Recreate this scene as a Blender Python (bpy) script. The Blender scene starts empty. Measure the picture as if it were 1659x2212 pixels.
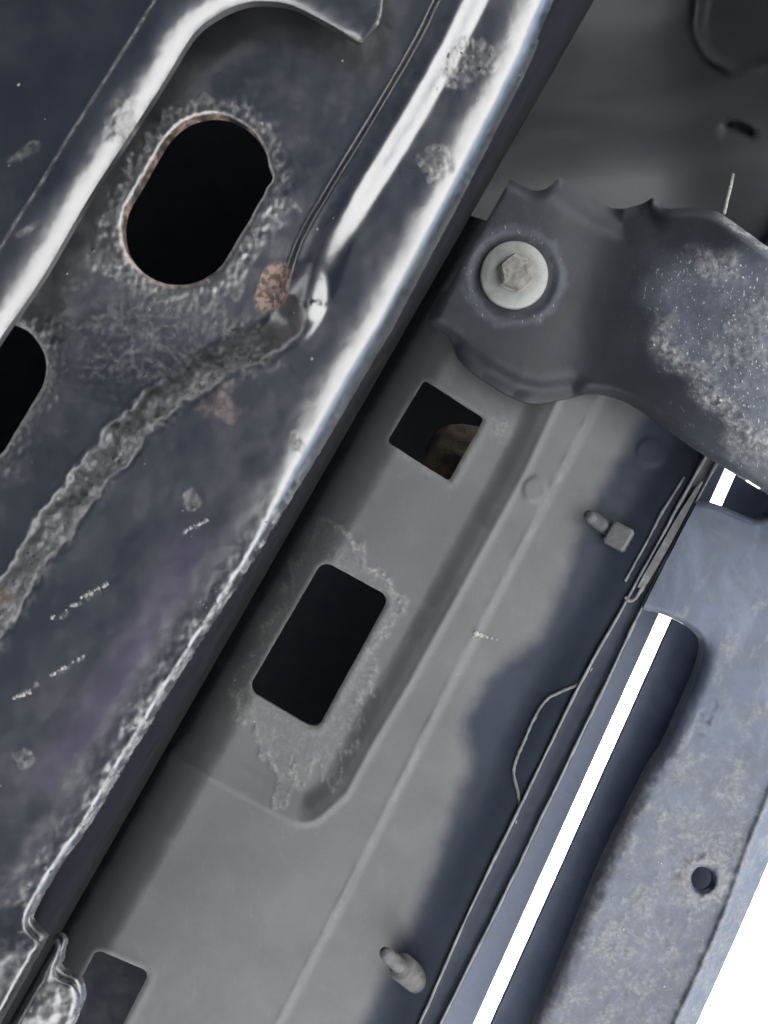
import bpy, math, random
import numpy as np

# ------------------------------------------------------------------ camera, sky, sun, exposure
scene = bpy.context.scene
col = scene.collection
R = math.radians
CAM_Z = 0.15                      # phone held low under the car, looking straight up
SPX = 0.26 / 1659.0 / 0.30        # drawing units: metres per unit per metre of distance
EXPOSURE = 3.45
SUN_EL, SUN_AZ = R(79), math.atan2(0.50, 0.866) + R(18)   # from the open side of the car

cam = bpy.data.cameras.new("camera")
cam_o = bpy.data.objects.new("camera", cam)
col.objects.link(cam_o)
cam_o.location = (0, 0, CAM_Z)
cam_o.rotation_euler = (math.pi, 0, 0)
cam.sensor_fit = 'HORIZONTAL'
cam.sensor_width = 36.0
cam.lens = 18.0 / (829.5 * SPX)
cam.clip_start = 0.01
cam.clip_end = 500.0
cam.dof.use_dof = True
cam.dof.focus_distance = 0.285
cam.dof.aperture_fstop = 34.0
scene.camera = cam_o

world = bpy.data.worlds.new("World")
scene.world = world
world.use_nodes = True
wn = world.node_tree.nodes
wl = world.node_tree.links
wn.clear()
w_out = wn.new("ShaderNodeOutputWorld")
w_bg = wn.new("ShaderNodeBackground")
w_sky = wn.new("ShaderNodeTexSky")
w_sky.sky_type = 'NISHITA'
w_sky.sun_disc = False
w_sky.sun_elevation = SUN_EL
w_sky.sun_rotation = math.pi / 2 - SUN_AZ
w_sky.air_density = 0.9
w_sky.dust_density = 2.5
w_sky.ozone_density = 0.8
w_bg.inputs[1].default_value = 0.058
wl.new(w_sky.outputs[0], w_bg.inputs[0])
wl.new(w_bg.outputs[0], w_out.inputs[0])

sun = bpy.data.lights.new("sun", 'SUN')
sun.energy = 5.0
sun.angle = R(0.6)
sun.color = (1.0, 0.965, 0.91)
sun_o = bpy.data.objects.new("sun", sun)
col.objects.link(sun_o)
sun_o.location = (3, 2, 4)
sun_o.rotation_euler = (0, math.pi / 2 - SUN_EL, SUN_AZ)

scene.view_settings.view_transform = 'Standard'
scene.view_settings.look = 'None'
scene.view_settings.gamma = 1.0
scene.view_settings.use_curve_mapping = False
scene.view_settings.exposure = EXPOSURE
scene.cycles.use_denoising = True
scene.cycles.max_bounces = 7
scene.cycles.diffuse_bounces = 4
scene.cycles.sample_clamp_indirect = 6.0

random.seed(4)
RNG = np.random.default_rng(11)

# ------------------------------------------------------------------ numeric helpers
def hash2(ix, iy, seed):
    h = (ix.astype(np.int64) * 374761393 + iy.astype(np.int64) * 668265263 + seed * 982451653) & 0x7fffffff
    h = ((h ^ (h >> 13)) * 1274126177) & 0x7fffffff
    h = h ^ (h >> 16)
    return (h & 0xffff) / 65535.0

def gnoise(x, y, seed=0):
    xi = np.floor(x); yi = np.floor(y)
    fx = x - xi; fy = y - yi
    def g(ox, oy):
        a = hash2(xi + ox, yi + oy, seed) * 6.2831853
        return np.cos(a) * (fx - ox) + np.sin(a) * (fy - oy)
    u = fx * fx * fx * (fx * (fx * 6 - 15) + 10)
    v = fy * fy * fy * (fy * (fy * 6 - 15) + 10)
    a = g(0, 0) * (1 - u) + g(1, 0) * u
    b = g(0, 1) * (1 - u) + g(1, 1) * u
    return (a * (1 - v) + b * v) * 1.5

def fbm(x, y, size, octv=4, seed=0, gain=0.5):
    s = np.zeros_like(x, dtype=float); amp = 1.0; f = 1.0 / size; tot = 0
    for k in range(octv):
        s += amp * gnoise(x * f + 17.3 * k, y * f - 9.1 * k, seed + k)
        tot += amp; amp *= gain; f *= 2.03
    return s / tot

def ridged(x, y, size, octv=3, seed=0):
    s = np.zeros_like(x, dtype=float); amp = 1.0; f = 1.0 / size; tot = 0
    for k in range(octv):
        s += amp * (1 - np.clip(np.abs(gnoise(x * f + 5.7 * k, y * f + 3.3 * k, seed + k)) * 2.2, 0, 1))
        tot += amp; amp *= 0.55; f *= 2.1
    return s / tot

def sstep(a, b, x):
    t = np.clip((x - a) / (b - a), 0, 1)
    return t * t * (3 - 2 * t)

def curve(pts, n=8, closed=False):
    """Catmull-Rom through the points"""
    P = [np.array(p, float) for p in pts]
    N = len(P); out = []
    rng = range(N) if closed else range(N - 1)
    for i in rng:
        p1 = P[i]; p2 = P[(i + 1) % N]
        p0 = P[(i - 1) % N] if (closed or i > 0) else 2 * p1 - p2
        p3 = P[(i + 2) % N] if (closed or i + 2 < N) else 2 * p2 - p1
        for k in range(n):
            t = k / n
            out.append(0.5 * ((2 * p1) + (-p0 + p2) * t + (2 * p0 - 5 * p1 + 4 * p2 - p3) * t * t + (-p0 + 3 * p1 - 3 * p2 + p3) * t ** 3))
    if not closed:
        out.append(P[-1])
    return np.array(out)

def d_line(x, y, pts):
    """distance to a polyline"""
    P = np.asarray(pts, float)
    best = np.full(x.shape, 1e18)
    for a, b in zip(P[:-1], P[1:]):
        ab = b - a
        t = np.clip(((x - a[0]) * ab[0] + (y - a[1]) * ab[1]) / (ab @ ab + 1e-12), 0, 1)
        dx = x - a[0] - t * ab[0]; dy = y - a[1] - t * ab[1]
        best = np.minimum(best, dx * dx + dy * dy)
    return np.sqrt(best)

def sdf_poly(x, y, pts):
    """signed distance to a polygon, negative inside"""
    P = np.asarray(pts, float)
    Q = np.vstack([P, P[:1]])
    d = d_line(x, y, Q)
    inside = np.zeros(x.shape, bool)
    for a, b in zip(Q[:-1], Q[1:]):
        c = (a[1] > y) != (b[1] > y)
        with np.errstate(divide='ignore', invalid='ignore'):
            xx = (b[0] - a[0]) * (y - a[1]) / (b[1] - a[1] + 1e-12) + a[0]
        inside ^= c & (x < xx)
    return np.where(inside, -d, d)

_MEMO = {}
def memo(fn):
    def f(x, y):
        k = (fn.__name__, x.shape, float(x[0]), float(x[-1]), float(y[0]), float(x.sum()), float(y.sum()))
        if k not in _MEMO:
            if len(_MEMO) > 40: _MEMO.clear()
            _MEMO[k] = fn(x, y)
        return _MEMO[k].copy()
    return f

def sdf_round(x, y, quad, r):
    """polygon with rounded corners"""
    P = np.asarray(quad, float); c = P.mean(0); N = len(P)
    area = 0.5 * sum(P[i][0] * P[(i + 1) % N][1] - P[(i + 1) % N][0] * P[i][1] for i in range(N))
    sg = 1 if area > 0 else -1
    ins = []
    for i in range(N):
        p, a, b = P[i], P[i - 1], P[(i + 1) % N]
        e1 = (p - a) / np.linalg.norm(p - a); e2 = (b - p) / np.linalg.norm(b - p)
        n1 = np.array([-e1[1], e1[0]]) * sg; n2 = np.array([-e2[1], e2[0]]) * sg
        m = n1 + n2
        ins.append(p + m * r / (1 + n1 @ n2))
    return sdf_poly(x, y, ins) - r

def sdf_capsule(x, y, a, b, r):
    return d_line(x, y, [a, b]) - r

def at(x, y, d):
    """drawing position + distance above the phone -> world metres"""
    x = np.asarray(x, float); y = np.asarray(y, float); d = np.asarray(d, float) + 0 * x
    return np.stack([(x - 829.5) * SPX * d, (y - 1106.0) * SPX * d, CAM_Z + d], -1)

# rail-aligned axes of the drawing
DA = np.array([-0.4966, 0.8680])     # along the rail, towards the bottom of the picture
DB = np.array([0.8680, 0.4966])      # outwards, across the car
def q_rail(x, y):                    # distance outwards from the rail's outer edge
    return (x - 562) * DB[0] + (y - 1106) * DB[1]

# ------------------------------------------------------------------ scene helpers
def tag(o, label=None, cat=None, group=None, kind=None):
    if label: o["label"] = label
    if cat: o["category"] = cat
    if group: o["group"] = group
    if kind: o["kind"] = kind
    return o

def thing(name, loc, label, cat, group=None):
    o = bpy.data.objects.new(name, None)
    o.empty_display_size = 0.02
    o.location = loc
    col.objects.link(o)
    return tag(o, label, cat, group)

def origin_of(parent):
    p = np.zeros(3)
    while parent is not None:
        p += np.array(parent.location); parent = parent.parent
    return p

def mesh_obj(name, verts, faces, mat, parent=None, smooth=True, attrs=None, sharp=None):
    me = bpy.data.meshes.new(name)
    v = np.asarray(verts, float) - origin_of(parent)
    me.from_pydata(v.tolist(), [], [list(map(int, f)) for f in faces] if not isinstance(faces, np.ndarray) else faces.tolist())
    if smooth:
        me.polygons.foreach_set("use_smooth", np.ones(len(me.polygons), bool))
    if attrs:
        for k, a in attrs.items():
            at_ = me.attributes.new(k, 'FLOAT', 'POINT')
            at_.data.foreach_set("value", np.asarray(a, np.float32))
    me.materials.append(mat)
    me.update()
    o = bpy.data.objects.new(name, me)
    col.objects.link(o)
    if parent is not None: o.parent = parent
    return o

def sheet(name, parent, mat, box, step, sdf, depth, thick, attrs=None):
    """pressed sheet: box = (a0, a1, b0, b1) in rail axes round the drawing centre; sdf < 0 is metal"""
    a0, a1, b0, b1 = box
    na = int((a1 - a0) / step) + 1; nb = int((b1 - b0) / step) + 1
    A, B = np.meshgrid(np.linspace(a0, a1, na), np.linspace(b0, b1, nb), indexing='ij')
    x = 829.5 + A * DA[0] + B * DB[0]; y = 1106 + A * DA[1] + B * DB[1]
    idx = np.arange(na * nb).reshape(na, nb)
    F = np.stack([idx[:-1, :-1], idx[1:, :-1], idx[1:, 1:], idx[:-1, 1:]], -1).reshape(-1, 4)
    x = x.ravel(); y = y.ravel()
    s = sdf(x, y)
    keep = s[F].mean(1) < 0
    F = F[keep]
    used, inv = np.unique(F, return_inverse=True)
    F = inv.reshape(-1, 4); x = x[used]; y = y[used]
    E = np.concatenate([F[:, [0, 1]], F[:, [1, 2]], F[:, [2, 3]], F[:, [3, 0]]])
    key = np.sort(E, 1); k1 = key[:, 0].astype(np.int64) * (len(x) + 1) + key[:, 1]
    _, first, cnt = np.unique(k1, return_index=True, return_counts=True)
    bE = E[first[cnt == 1]]
    bv = np.unique(bE)
    for it in range(4):
        px, py = x[bv], y[bv]
        s0 = sdf(px, py); e = 0.5
        gx = (sdf(px + e, py) - sdf(px - e, py)) / (2 * e); gy = (sdf(px, py + e) - sdf(px, py - e)) / (2 * e)
        g2 = gx * gx + gy * gy + 1e-6
        near = np.abs(s0) < step * 2.5
        x[bv] = np.where(near, px - s0 * gx / g2, px); y[bv] = np.where(near, py - s0 * gy / g2, py)
    d = depth(x, y)
    V = at(x, y, d)
    n = len(V)
    Vb = V + np.array([0, 0, thick])
    # walls keep their own vertices so the cut edge stays crisp
    wv = np.concatenate([V[bE[:, 0]], V[bE[:, 1]], Vb[bE[:, 1]], Vb[bE[:, 0]]])
    m = len(bE); base = 2 * n + np.arange(m)
    W = np.stack([base, base + 3 * m, base + 2 * m, base + m], -1)
    allV = np.concatenate([V, Vb, wv])
    # front faces point down, towards the camera
    faces = np.concatenate([F[:, ::-1], F + n, W])
    at_out = {}
    if attrs:
        for k, fn in attrs.items():
            a = fn(x, y)
            at_out[k] = np.concatenate([a, a, a[bE[:, 0]], a[bE[:, 1]], a[bE[:, 1]], a[bE[:, 0]]])
    nrm = np.cross(V[faces[0][1]] - V[faces[0][0]], V[faces[0][2]] - V[faces[0][0]])
    if nrm[2] > 0:
        faces = faces[:, ::-1]
    return mesh_obj(name, allV, faces, mat, parent, True, at_out)

def tube(name, pts, rad, mat, parent, seg=8, wob=0.0, seed=0, flat=1.0):
    """round bead through world points, radius per point or constant, flattened in z"""
    P = np.asarray(pts, float); n = len(P)
    rad = np.full(n, rad) if np.isscalar(rad) else np.asarray(rad)
    T = np.gradient(P, axis=0); T /= np.linalg.norm(T, axis=1)[:, None] + 1e-12
    up = np.array([0, 0, 1.0])
    rng = np.random.default_rng(seed)
    V = []; 
    for i in range(n):
        u = np.cross(T[i], up); 
        if np.linalg.norm(u) < 1e-4: u = np.array([1.0, 0, 0])
        u /= np.linalg.norm(u); w = np.cross(u, T[i])
        for k in range(seg):
            a = 2 * math.pi * k / seg
            r = rad[i] * (1 + wob * (rng.random() - 0.5))
            V.append(P[i] + u * math.cos(a) * r + w * math.sin(a) * r * flat)
    F = []
    for i in range(n - 1):
        for k in range(seg):
            F.append((i * seg + k, i * seg + (k + 1) % seg, (i + 1) * seg + (k + 1) % seg, (i + 1) * seg + k))
    F.append(tuple(range(seg - 1, -1, -1))); F.append(tuple(range((n - 1) * seg, n * seg)))
    return mesh_obj(name, V, F, mat, parent)

def lathe(name, prof, centre, mat, parent, seg=40, axis=None, squash=None, jitter=0.0):
    """profile of (radius, height) turned round an axis; default axis points down to the camera"""
    axis = np.array([0, 0, -1.0]) if axis is None else np.asarray(axis, float) / np.linalg.norm(axis)
    u = np.cross(axis, [0, 1.0, 0.13]); u /= np.linalg.norm(u); w = np.cross(axis, u)
    V = []
    rng = np.random.default_rng(5)
    for r, h in prof:
        for k in range(seg):
            a = 2 * math.pi * k / seg
            rr = r * (1 + jitter * (rng.random() - .5))
            if squash: rr *= squash(a)
            V.append(np.asarray(centre) + axis * h + (u * math.cos(a) + w * math.sin(a)) * rr)
    F = []
    n = len(prof)
    for i in range(n - 1):
        for k in range(seg):
            F.append((i * seg + k, i * seg + (k + 1) % seg, (i + 1) * seg + (k + 1) % seg, (i + 1) * seg + k))
    F.append(tuple(range(seg - 1, -1, -1))); F.append(tuple(range((n - 1) * seg, n * seg)))
    o = mesh_obj(name, V, F, mat, parent)
    return o

_ICO = None
def ico():
    t = (1 + 5 ** .5) / 2
    v = np.array([(-1, t, 0), (1, t, 0), (-1, -t, 0), (1, -t, 0), (0, -1, t), (0, 1, t), (0, -1, -t), (0, 1, -t), (t, 0, -1), (t, 0, 1), (-t, 0, -1), (-t, 0, 1)], float)
    v /= np.linalg.norm(v[0])
    f = np.array([(0, 11, 5), (0, 5, 1), (0, 1, 7), (0, 7, 10), (0, 10, 11), (1, 5, 9), (5, 11, 4), (11, 10, 2), (10, 7, 6), (7, 1, 8), (3, 9, 4), (3, 4, 2), (3, 2, 6), (3, 6, 8), (3, 8, 9), (4, 9, 5), (2, 4, 11), (6, 2, 10), (8, 6, 7), (9, 8, 1)])
    return v, f

def grains(name, parent, mat, xs, ys, ds, sizes, seed=0, stretch=None):
    """many small crumbs of dirt lying on a surface: one uncountable mass"""
    v0, f0 = ico(); rng = np.random.default_rng(seed)
    C = at(xs, ys, ds); V = []; F = []; k = 0
    for c, s in zip(C, sizes):
        jit = 0.6 + 0.8 * rng.random((12, 1))
        sc = np.array([0.7 + rng.random() * .8, 0.7 + rng.random() * .8, 0.55])
        if stretch is not None:
            sc = np.array([1.0, 1.0, .5])
        a = rng.random() * 6.28
        M = np.array([[math.cos(a), -math.sin(a), 0], [math.sin(a), math.cos(a), 0], [0, 0, 1]])
        V.append((v0 * jit * sc * s) @ M.T + c); F.append(f0 + k); k += 12
    o = mesh_obj(name, np.concatenate(V), np.concatenate(F), mat, parent)
    return tag(o, kind="stuff")

def box_mesh(name, lo, hi, mat, parent=None, axes=None):
    """box in car axes: (a, b, z) = along, outwards, up in metres"""
    V = []
    for i in (0, 1):
        for j in (0, 1):
            for k in (0, 1):
                a = (lo, hi)[i][0]; b = (lo, hi)[j][1]; z = (lo, hi)[k][2]
                V.append((a * DA[0] + b * DB[0], a * DA[1] + b * DB[1], z))
    F = [(0, 1, 3, 2), (4, 6, 7, 5), (0, 4, 5, 1), (2, 3, 7, 6), (0, 2, 6, 4), (1, 5, 7, 3)]
    return mesh_obj(name, V, F, mat, parent, smooth=False)

# ------------------------------------------------------------------ materials
class Mat:
    def __init__(s, name):
        s.m = bpy.data.materials.new(name); s.m.use_nodes = True
        s.nt = s.m.node_tree; s.n = s.nt.nodes; s.l = s.nt.links
        s.b = s.n["Principled BSDF"]
        s.tc = s.n.new("ShaderNodeTexCoord").outputs["Object"]
    def set(s, key, val):
        if hasattr(val, "is_output") or isinstance(val, bpy.types.NodeSocket):
            s.l.new(val, s.b.inputs[key])
        else:
            if key in ("Base Color",) and len(val) == 3: val = (*val, 1)
            s.b.inputs[key].default_value = val
    def noise(s, scale, detail=4, rough=0.55, dist=0.0, stretch=None, ang=0.0):
        t = s.n.new("ShaderNodeTexNoise"); t.inputs["Scale"].default_value = scale
        t.inputs["Detail"].default_value = detail; t.inputs["Roughness"].default_value = rough
        t.inputs["Distortion"].default_value = dist
        if stretch:
            mp = s.n.new("ShaderNodeMapping"); mp.inputs["Rotation"].default_value = (0, 0, ang); mp.inputs["Scale"].default_value = stretch
            s.l.new(s.tc, mp.inputs[0]); s.l.new(mp.outputs[0], t.inputs["Vector"])
        else:
            s.l.new(s.tc, t.inputs["Vector"])
        return t.outputs["Fac"]
    def voronoi(s, scale, feature='F1'):
        t = s.n.new("ShaderNodeTexVoronoi"); t.feature = feature; t.inputs["Scale"].default_value = scale
        s.l.new(s.tc, t.inputs["Vector"]); return t.outputs["Distance"]
    def attr(s, name):
        t = s.n.new("ShaderNodeAttribute"); t.attribute_name = name; return t.outputs["Fac"]
    def math(s, op, a, b=None, clamp=False):
        t = s.n.new("ShaderNodeMath"); t.operation = op; t.use_clamp = clamp
        for i, v in enumerate((a, b)):
            if v is None: continue
            if isinstance(v, bpy.types.NodeSocket): s.l.new(v, t.inputs[i])
            else: t.inputs[i].default_value = v
        return t.outputs[0]
    def ramp(s, v, lo, hi, a=0.0, b=1.0):
        t = s.n.new("ShaderNodeMapRange"); t.interpolation_type = 'SMOOTHSTEP'
        s.l.new(v, t.inputs[0])
        for i, q in enumerate((lo, hi, a, b)): t.inputs[i + 1].default_value = q
        return t.outputs[0]
    def mix(s, fac, a, b):
        t = s.n.new("ShaderNodeMix"); t.data_type = 'RGBA'
        for i, v in ((0, fac), (6, a), (7, b)):
            if isinstance(v, bpy.types.NodeSocket): s.l.new(v, t.inputs[i])
            elif i == 0: t.inputs[i].default_value = v
            else: t.inputs[i].default_value = (*v, 1) if len(v) == 3 else v
        return t.outputs[2]
    def mixf(s, fac, a, b):
        t = s.n.new("ShaderNodeMix"); t.data_type = 'FLOAT'
        for i, v in ((0, fac), (2, a), (3, b)):
            if isinstance(v, bpy.types.NodeSocket): s.l.new(v, t.inputs[i])
            else: t.inputs[i].default_value = v
        return t.outputs[0]
    def bump(s, h, dist, strength=1.0, prev=None):
        t = s.n.new("ShaderNodeBump"); t.inputs["Distance"].default_value = dist
        if isinstance(strength, bpy.types.NodeSocket): s.l.new(strength, t.inputs["Strength"])
        else: t.inputs["Strength"].default_value = strength
        s.l.new(h, t.inputs["Height"])
        if prev is not None: s.l.new(prev, t.inputs["Normal"])
        return t.outputs[0]

def m_rail():
    m = Mat("black_chassis_wax")
    n1 = m.noise(60, 5, .6); n2 = m.noise(600, 3, .6); n3 = m.noise(1800, 2, .6); n4 = m.noise(220, 4, .65, 1.2)
    dirt = m.attr("dirt"); rust = m.attr("rust"); tint = m.attr("tint")
    base = m.mix(m.ramp(n1, .35, .7), (.0030, .0032, .0038), (.0060, .0063, .0072))
    base = m.mix(m.math('MULTIPLY', tint, m.ramp(n1, .2, .7, .6, 1)), base, (.030, .021, .036))  # purple streak mixed into the base colour
    dm = m.math('MULTIPLY', dirt, m.ramp(n4, .34, .66, .45, 1.25), True)
    dcol = m.mix(m.ramp(n2, .35, .68), (.028, .028, .027), (.175, .172, .162))
    base = m.mix(dm, base, dcol)
    speck = m.math('MULTIPLY', m.ramp(n3, .66, .74), m.math('ADD', dm, .03))
    base = m.mix(m.math('MULTIPLY', speck, .5), base, (0.1800, 0.1800, 0.1750))
    rcol = m.mix(m.ramp(n2, .4, .62), (.085, .050, .036), (.27, .195, .16))
    rm = m.math('MULTIPLY', rust, m.ramp(n4, .25, .5, .5, 1.15), True)
    base = m.mix(rm, base, rcol)
    m.set("Base Color", base)
    rough = m.mixf(m.math('MAXIMUM', dm, rm), m.ramp(n1, .3, .7, .27, .38), .72)
    m.set("Roughness", rough)
    m.set("Specular IOR Level", m.mixf(m.math('MAXIMUM', dm, rm), 1.0, .25))
    m.set("Coat Weight", m.mixf(m.math('MAXIMUM', dm, rm), .15, .05)); m.set("Coat Roughness", .27); m.set("IOR", 1.75); m.set("Coat IOR", 1.6)
    b = m.bump(n2, .00030, m.mixf(dm, .08, .6)); b2 = m.bump(n1, .0012, .25, b)
    m.set("Normal", b2)
    return m.m

def m_sill():
    m = Mat("grey_underseal")
    n1 = m.noise(26, 5, .6, .4); n2 = m.noise(900, 3, .6); n3 = m.noise(240, 5, .65, .6); n4 = m.noise(70, 6, .7, 1.0); n5 = m.noise(420, 3, .6, 0, (1, .16, 1), R(-30)); n6 = m.noise(1900, 2, .5)
    dark = m.attr("tone_shade"); dirt = m.attr("dirt"); seam = m.attr("seam")
    g = m.mix(m.ramp(n1, .3, .72), (.046, .0485, .0505), (.060, .0625, .064))
    g = m.mix(m.ramp(n4, .50, .72, 0, .4), g, (.082, .083, .082))
    g = m.mix(m.ramp(n5, .64, .74, 0, .18), g, (.10, .10, .10))
    g = m.mix(m.ramp(n6, .70, .76, 0, .5), g, (.13, .13, .127))
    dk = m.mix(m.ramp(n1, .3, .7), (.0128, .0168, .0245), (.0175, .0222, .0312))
    base = m.mix(dark, g, dk)  # mask darkens the outer zone and paints in shade beside the rail
    dm = m.math('MULTIPLY', dirt, m.ramp(n3, .36, .60, .4, 1.15), True)
    base = m.mix(dm, base, m.mix(m.ramp(n2, .35, .7), (.092, .092, .089), (.175, .172, .165)))
    base = m.mix(m.math('MULTIPLY', seam, m.ramp(n3, .4, .6)), base, (.105, .103, .10))
    m.set("Base Color", base)
    m.set("Roughness", m.mixf(dm, m.ramp(n4, .3, .7, .40, .60), .8))
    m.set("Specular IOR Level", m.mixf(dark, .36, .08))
    b = m.bump(n2, .00012, .35); b = m.bump(n3, .0003, m.mixf(dm, .07, .8), b); b = m.bump(n1, .0015, .12, b)
    m.set("Normal", b)
    return m.m

def m_shield():
    m = Mat("dark_plastic_shield")
    n1 = m.noise(40, 4, .6); n2 = m.noise(700, 3, .6); n3 = m.noise(300, 5, .65, .8)
    n5 = m.noise(1500, 2, .5, 0, (1, .35, 1), R(-15))
    dust = m.attr("dirt"); mud = m.attr("mud")
    base = m.mix(m.ramp(n1, .3, .7), (.0105, .0122, .0152), (.0155, .0176, .0212))
    base = m.mix(m.math('MULTIPLY', dust, m.ramp(n3, .25, .7, .6, 1.0), True), base, (.078, .090, .108))
    mm = m.math('MULTIPLY', mud, m.ramp(n3, .36, .62, .25, 1.1), True)
    base = m.mix(mm, base, m.mix(m.ramp(n2, .35, .7), (0.1200, 0.1230, 0.1260), (0.2400, 0.2400, 0.2370)))
    sp = m.math('MULTIPLY', m.ramp(n5, .64, .72), m.math('ADD', m.math('MULTIPLY', dust, .8), .02))
    base = m.mix(sp, base, (0.3720, 0.3780, 0.3780))
    m.set("Base Color", base)
    m.set("Roughness", m.mixf(mm, .5, .8)); m.set("Specular IOR Level", .2)
    b = m.bump(n2, .00015, .4); b = m.bump(n3, .0005, m.mixf(mm, .08, .9), b)
    m.set("Normal", b)
    return m.m

def m_board():
    m = Mat("dusty_step_plastic")
    n1 = m.noise(34, 5, .6, .5); n2 = m.noise(700, 3, .6); n3 = m.noise(105, 7, .72, .9)
    n4 = m.noise(90, 5, .65, .6, (1, .4, 1), R(-30))
    dirt = m.attr("dirt"); clean = m.attr("clean")  # dirt mask also carries the painted lit rim of the slot
    base = m.mix(m.ramp(n1, .3, .7), (.025, .035, .057), (.036, .048, .075))
    dm = m.math('MULTIPLY', dirt, m.ramp(n3, .42, .60, 0, 1.0), True)
    n6 = m.noise(55, 6, .72, 1.4)
    base = m.mix(m.ramp(n6, .42, .62, 0, .6), base, (.022, .028, .040))
    base = m.mix(m.ramp(n4, .5, .72, 0, .5), base, (.070, .086, .116))
    base = m.mix(m.math('MULTIPLY', dirt, .5), base, (.045, .047, .050))
    base = m.mix(dm, base, m.mix(m.ramp(n2, .35, .7), (.058, .062, .068), (.120, .125, .130)))
    pale = m.attr("pale")
    n7 = m.noise(330, 5, .7, .5)
    base = m.mix(m.math('MULTIPLY', pale, m.ramp(n7, .36, .58, .2, 1.0), True), base, m.mix(m.ramp(n2, .3, .7), (.058, .062, .067), (.110, .114, .118)))
    base = m.mix(clean, base, (.042, .054, .08))
    m.set("Base Color", base)
    m.set("Roughness", m.mixf(dm, .5, .85)); m.set("Specular IOR Level", .35)
    b = m.bump(n2, .00018, .5); b = m.bump(n3, .0006, m.mixf(dirt, .15, .7), b)
    m.set("Normal", b)
    return m.m

def m_simple(name, c1, c2, rough, scale=120, metal=0.0, bump=.0002, spec=.4, c3=None, bscale=900):
    m = Mat(name)
    n1 = m.noise(scale, 5, .6, .4); n2 = m.noise(bscale, 3, .6)
    base = m.mix(m.ramp(n1, .32, .68), c1, c2)
    if c3: base = m.mix(m.ramp(n2, .55, .7), base, c3)
    m.set("Base Color", base); m.set("Roughness", m.ramp(n1, .3, .7, rough * .85, min(1, rough * 1.15)))
    m.set("Metallic", metal); m.set("Specular IOR Level", spec)
    m.set("Normal", m.bump(n2, bump, .6))
    return m.m

RAIL = m_rail(); SILL = m_sill(); SHIELD = m_shield(); BOARD = m_board()
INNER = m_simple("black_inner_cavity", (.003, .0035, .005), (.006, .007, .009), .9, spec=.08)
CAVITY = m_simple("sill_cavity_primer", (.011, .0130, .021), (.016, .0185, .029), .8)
DARKP = m_simple("dark_blue_black_plastic", (.046, .060, .094), (.065, .083, .122), .55)
ZINC = m_simple("dull_zinc_plating", (.115, .122, .117), (.165, .170, .163), .5, 160, .2, .00012, c3=(.13, .128, .12))
DULLZ = m_simple("dirty_bolt_head", (.075, .070, .062), (.15, .142, .13), .7, 300, .1, .00022, c3=(.06, .052, .045), bscale=700)
CRUMB = m_simple("pale_dried_dirt", (0.1020, 0.0990, 0.0930), (0.2400, 0.2340, 0.2220), .8, 500, 0, .0003)
CRUMBD = m_simple("grey_dried_dirt", (.022, .022, .022), (.085, .083, .079), .6, 500, 0, .0003)
RUST = m_simple("flaking_rust", (0.0800, 0.0375, 0.0225), (0.1800, 0.1175, 0.0875), .85, 330, 0, .0006, c3=(0.2100, 0.1650, 0.1400), bscale=1100)
SEALER = m_simple("dusty_seam_sealer", (.060, .066, .073), (.115, .118, .120), .7, 200, 0, .0003)
FOAM = m_simple("brown_foam", (0.0510, 0.0396, 0.0270), (0.1020, 0.0810, 0.0570), .9, 180, 0, .0006)
ARCH = m_simple("wheel_arch_plastic", (.025, .028, .033), (.036, .038, .040), .6, 14)
BODY = m_simple("dark_car_paint", (.02, .025, .035), (.03, .035, .045), .3)
STUDP = m_simple('grey_clip_plastic', (.018, .021, .025), (.036, .039, .043), .6, 300)
STUDM = m_simple('dirty_steel_stud', (.026, .027, .029), (.062, .060, .058), .65, 260, .1, .0005)
WORN = m_simple('worn_bare_edge', (.08, .08, .078), (.17, .168, .16), .5, 400)
CLIPM = m_simple("dusty_clip_plastic", (.036, .039, .042), (.068, .070, .070), .7, 300)
GROUND = m_simple("pale_concrete", (.234, .240, .247), (.298, .305, .313), .9, 3, 0, .002, bscale=60)

# ------------------------------------------------------------------ ground
G = 60.0
g_o = mesh_obj("ground", [(-G, -G, 0), (G, -G, 0), (G, G, 0), (-G, G, 0)], [(0, 1, 2, 3)], GROUND, None, False)
tag(g_o, kind="structure")

# ------------------------------------------------------------------ chassis rail (nearest the phone, left)
RAIL_EDGE = curve([(1420, -380), (1310, -190), (1202, 0), (1150, 122), (1105, 213), (1040, 340), (990, 438), (930, 550), (880, 645), (845, 712),
                   (820, 752), (750, 872), (690, 975), (625, 1080), (555, 1195), (500, 1280), (435, 1380), (372, 1480), (300, 1600), (240, 1698),
                   (190, 1785), (125, 1880), (78, 1958), (64, 1990), (74, 2012), (98, 2032), (122, 2026), (136, 2040), (131, 2075), (124, 2100), (146, 2113),
                   (168, 2125), (178, 2152), (171, 2185), (158, 2215), (95, 2330), (20, 2460), (-60, 2600)], 3)
RAIL_POLY = np.vstack([RAIL_EDGE, [(-2500, 2600), (-2500, -380)]])
CAKE = curve([(-320, 1900), (-200, 1690), (-90, 1470), (0, 1318), (75, 1205), (145, 1105), (225, 1000), (320, 895), (420, 820), (520, 765), (610, 720),
              (690, 610), (740, 480), (830, 330), (900, 200), (985, 30), (1080, -150), (1200, -380)], 3)
LOW_POLY = np.vstack([CAKE, [(3000, -380), (3000, 2600), (-320, 2600)]])
RIDGE = curve([(1130, -270), (1010, -40), (945, 95), (880, 210), (805, 335), (735, 450), (690, 530), (664, 600), (650, 645)], 6)
RIDGE_POLY = np.vstack([RIDGE, [(1500, 800), (1900, -300)]])
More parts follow.
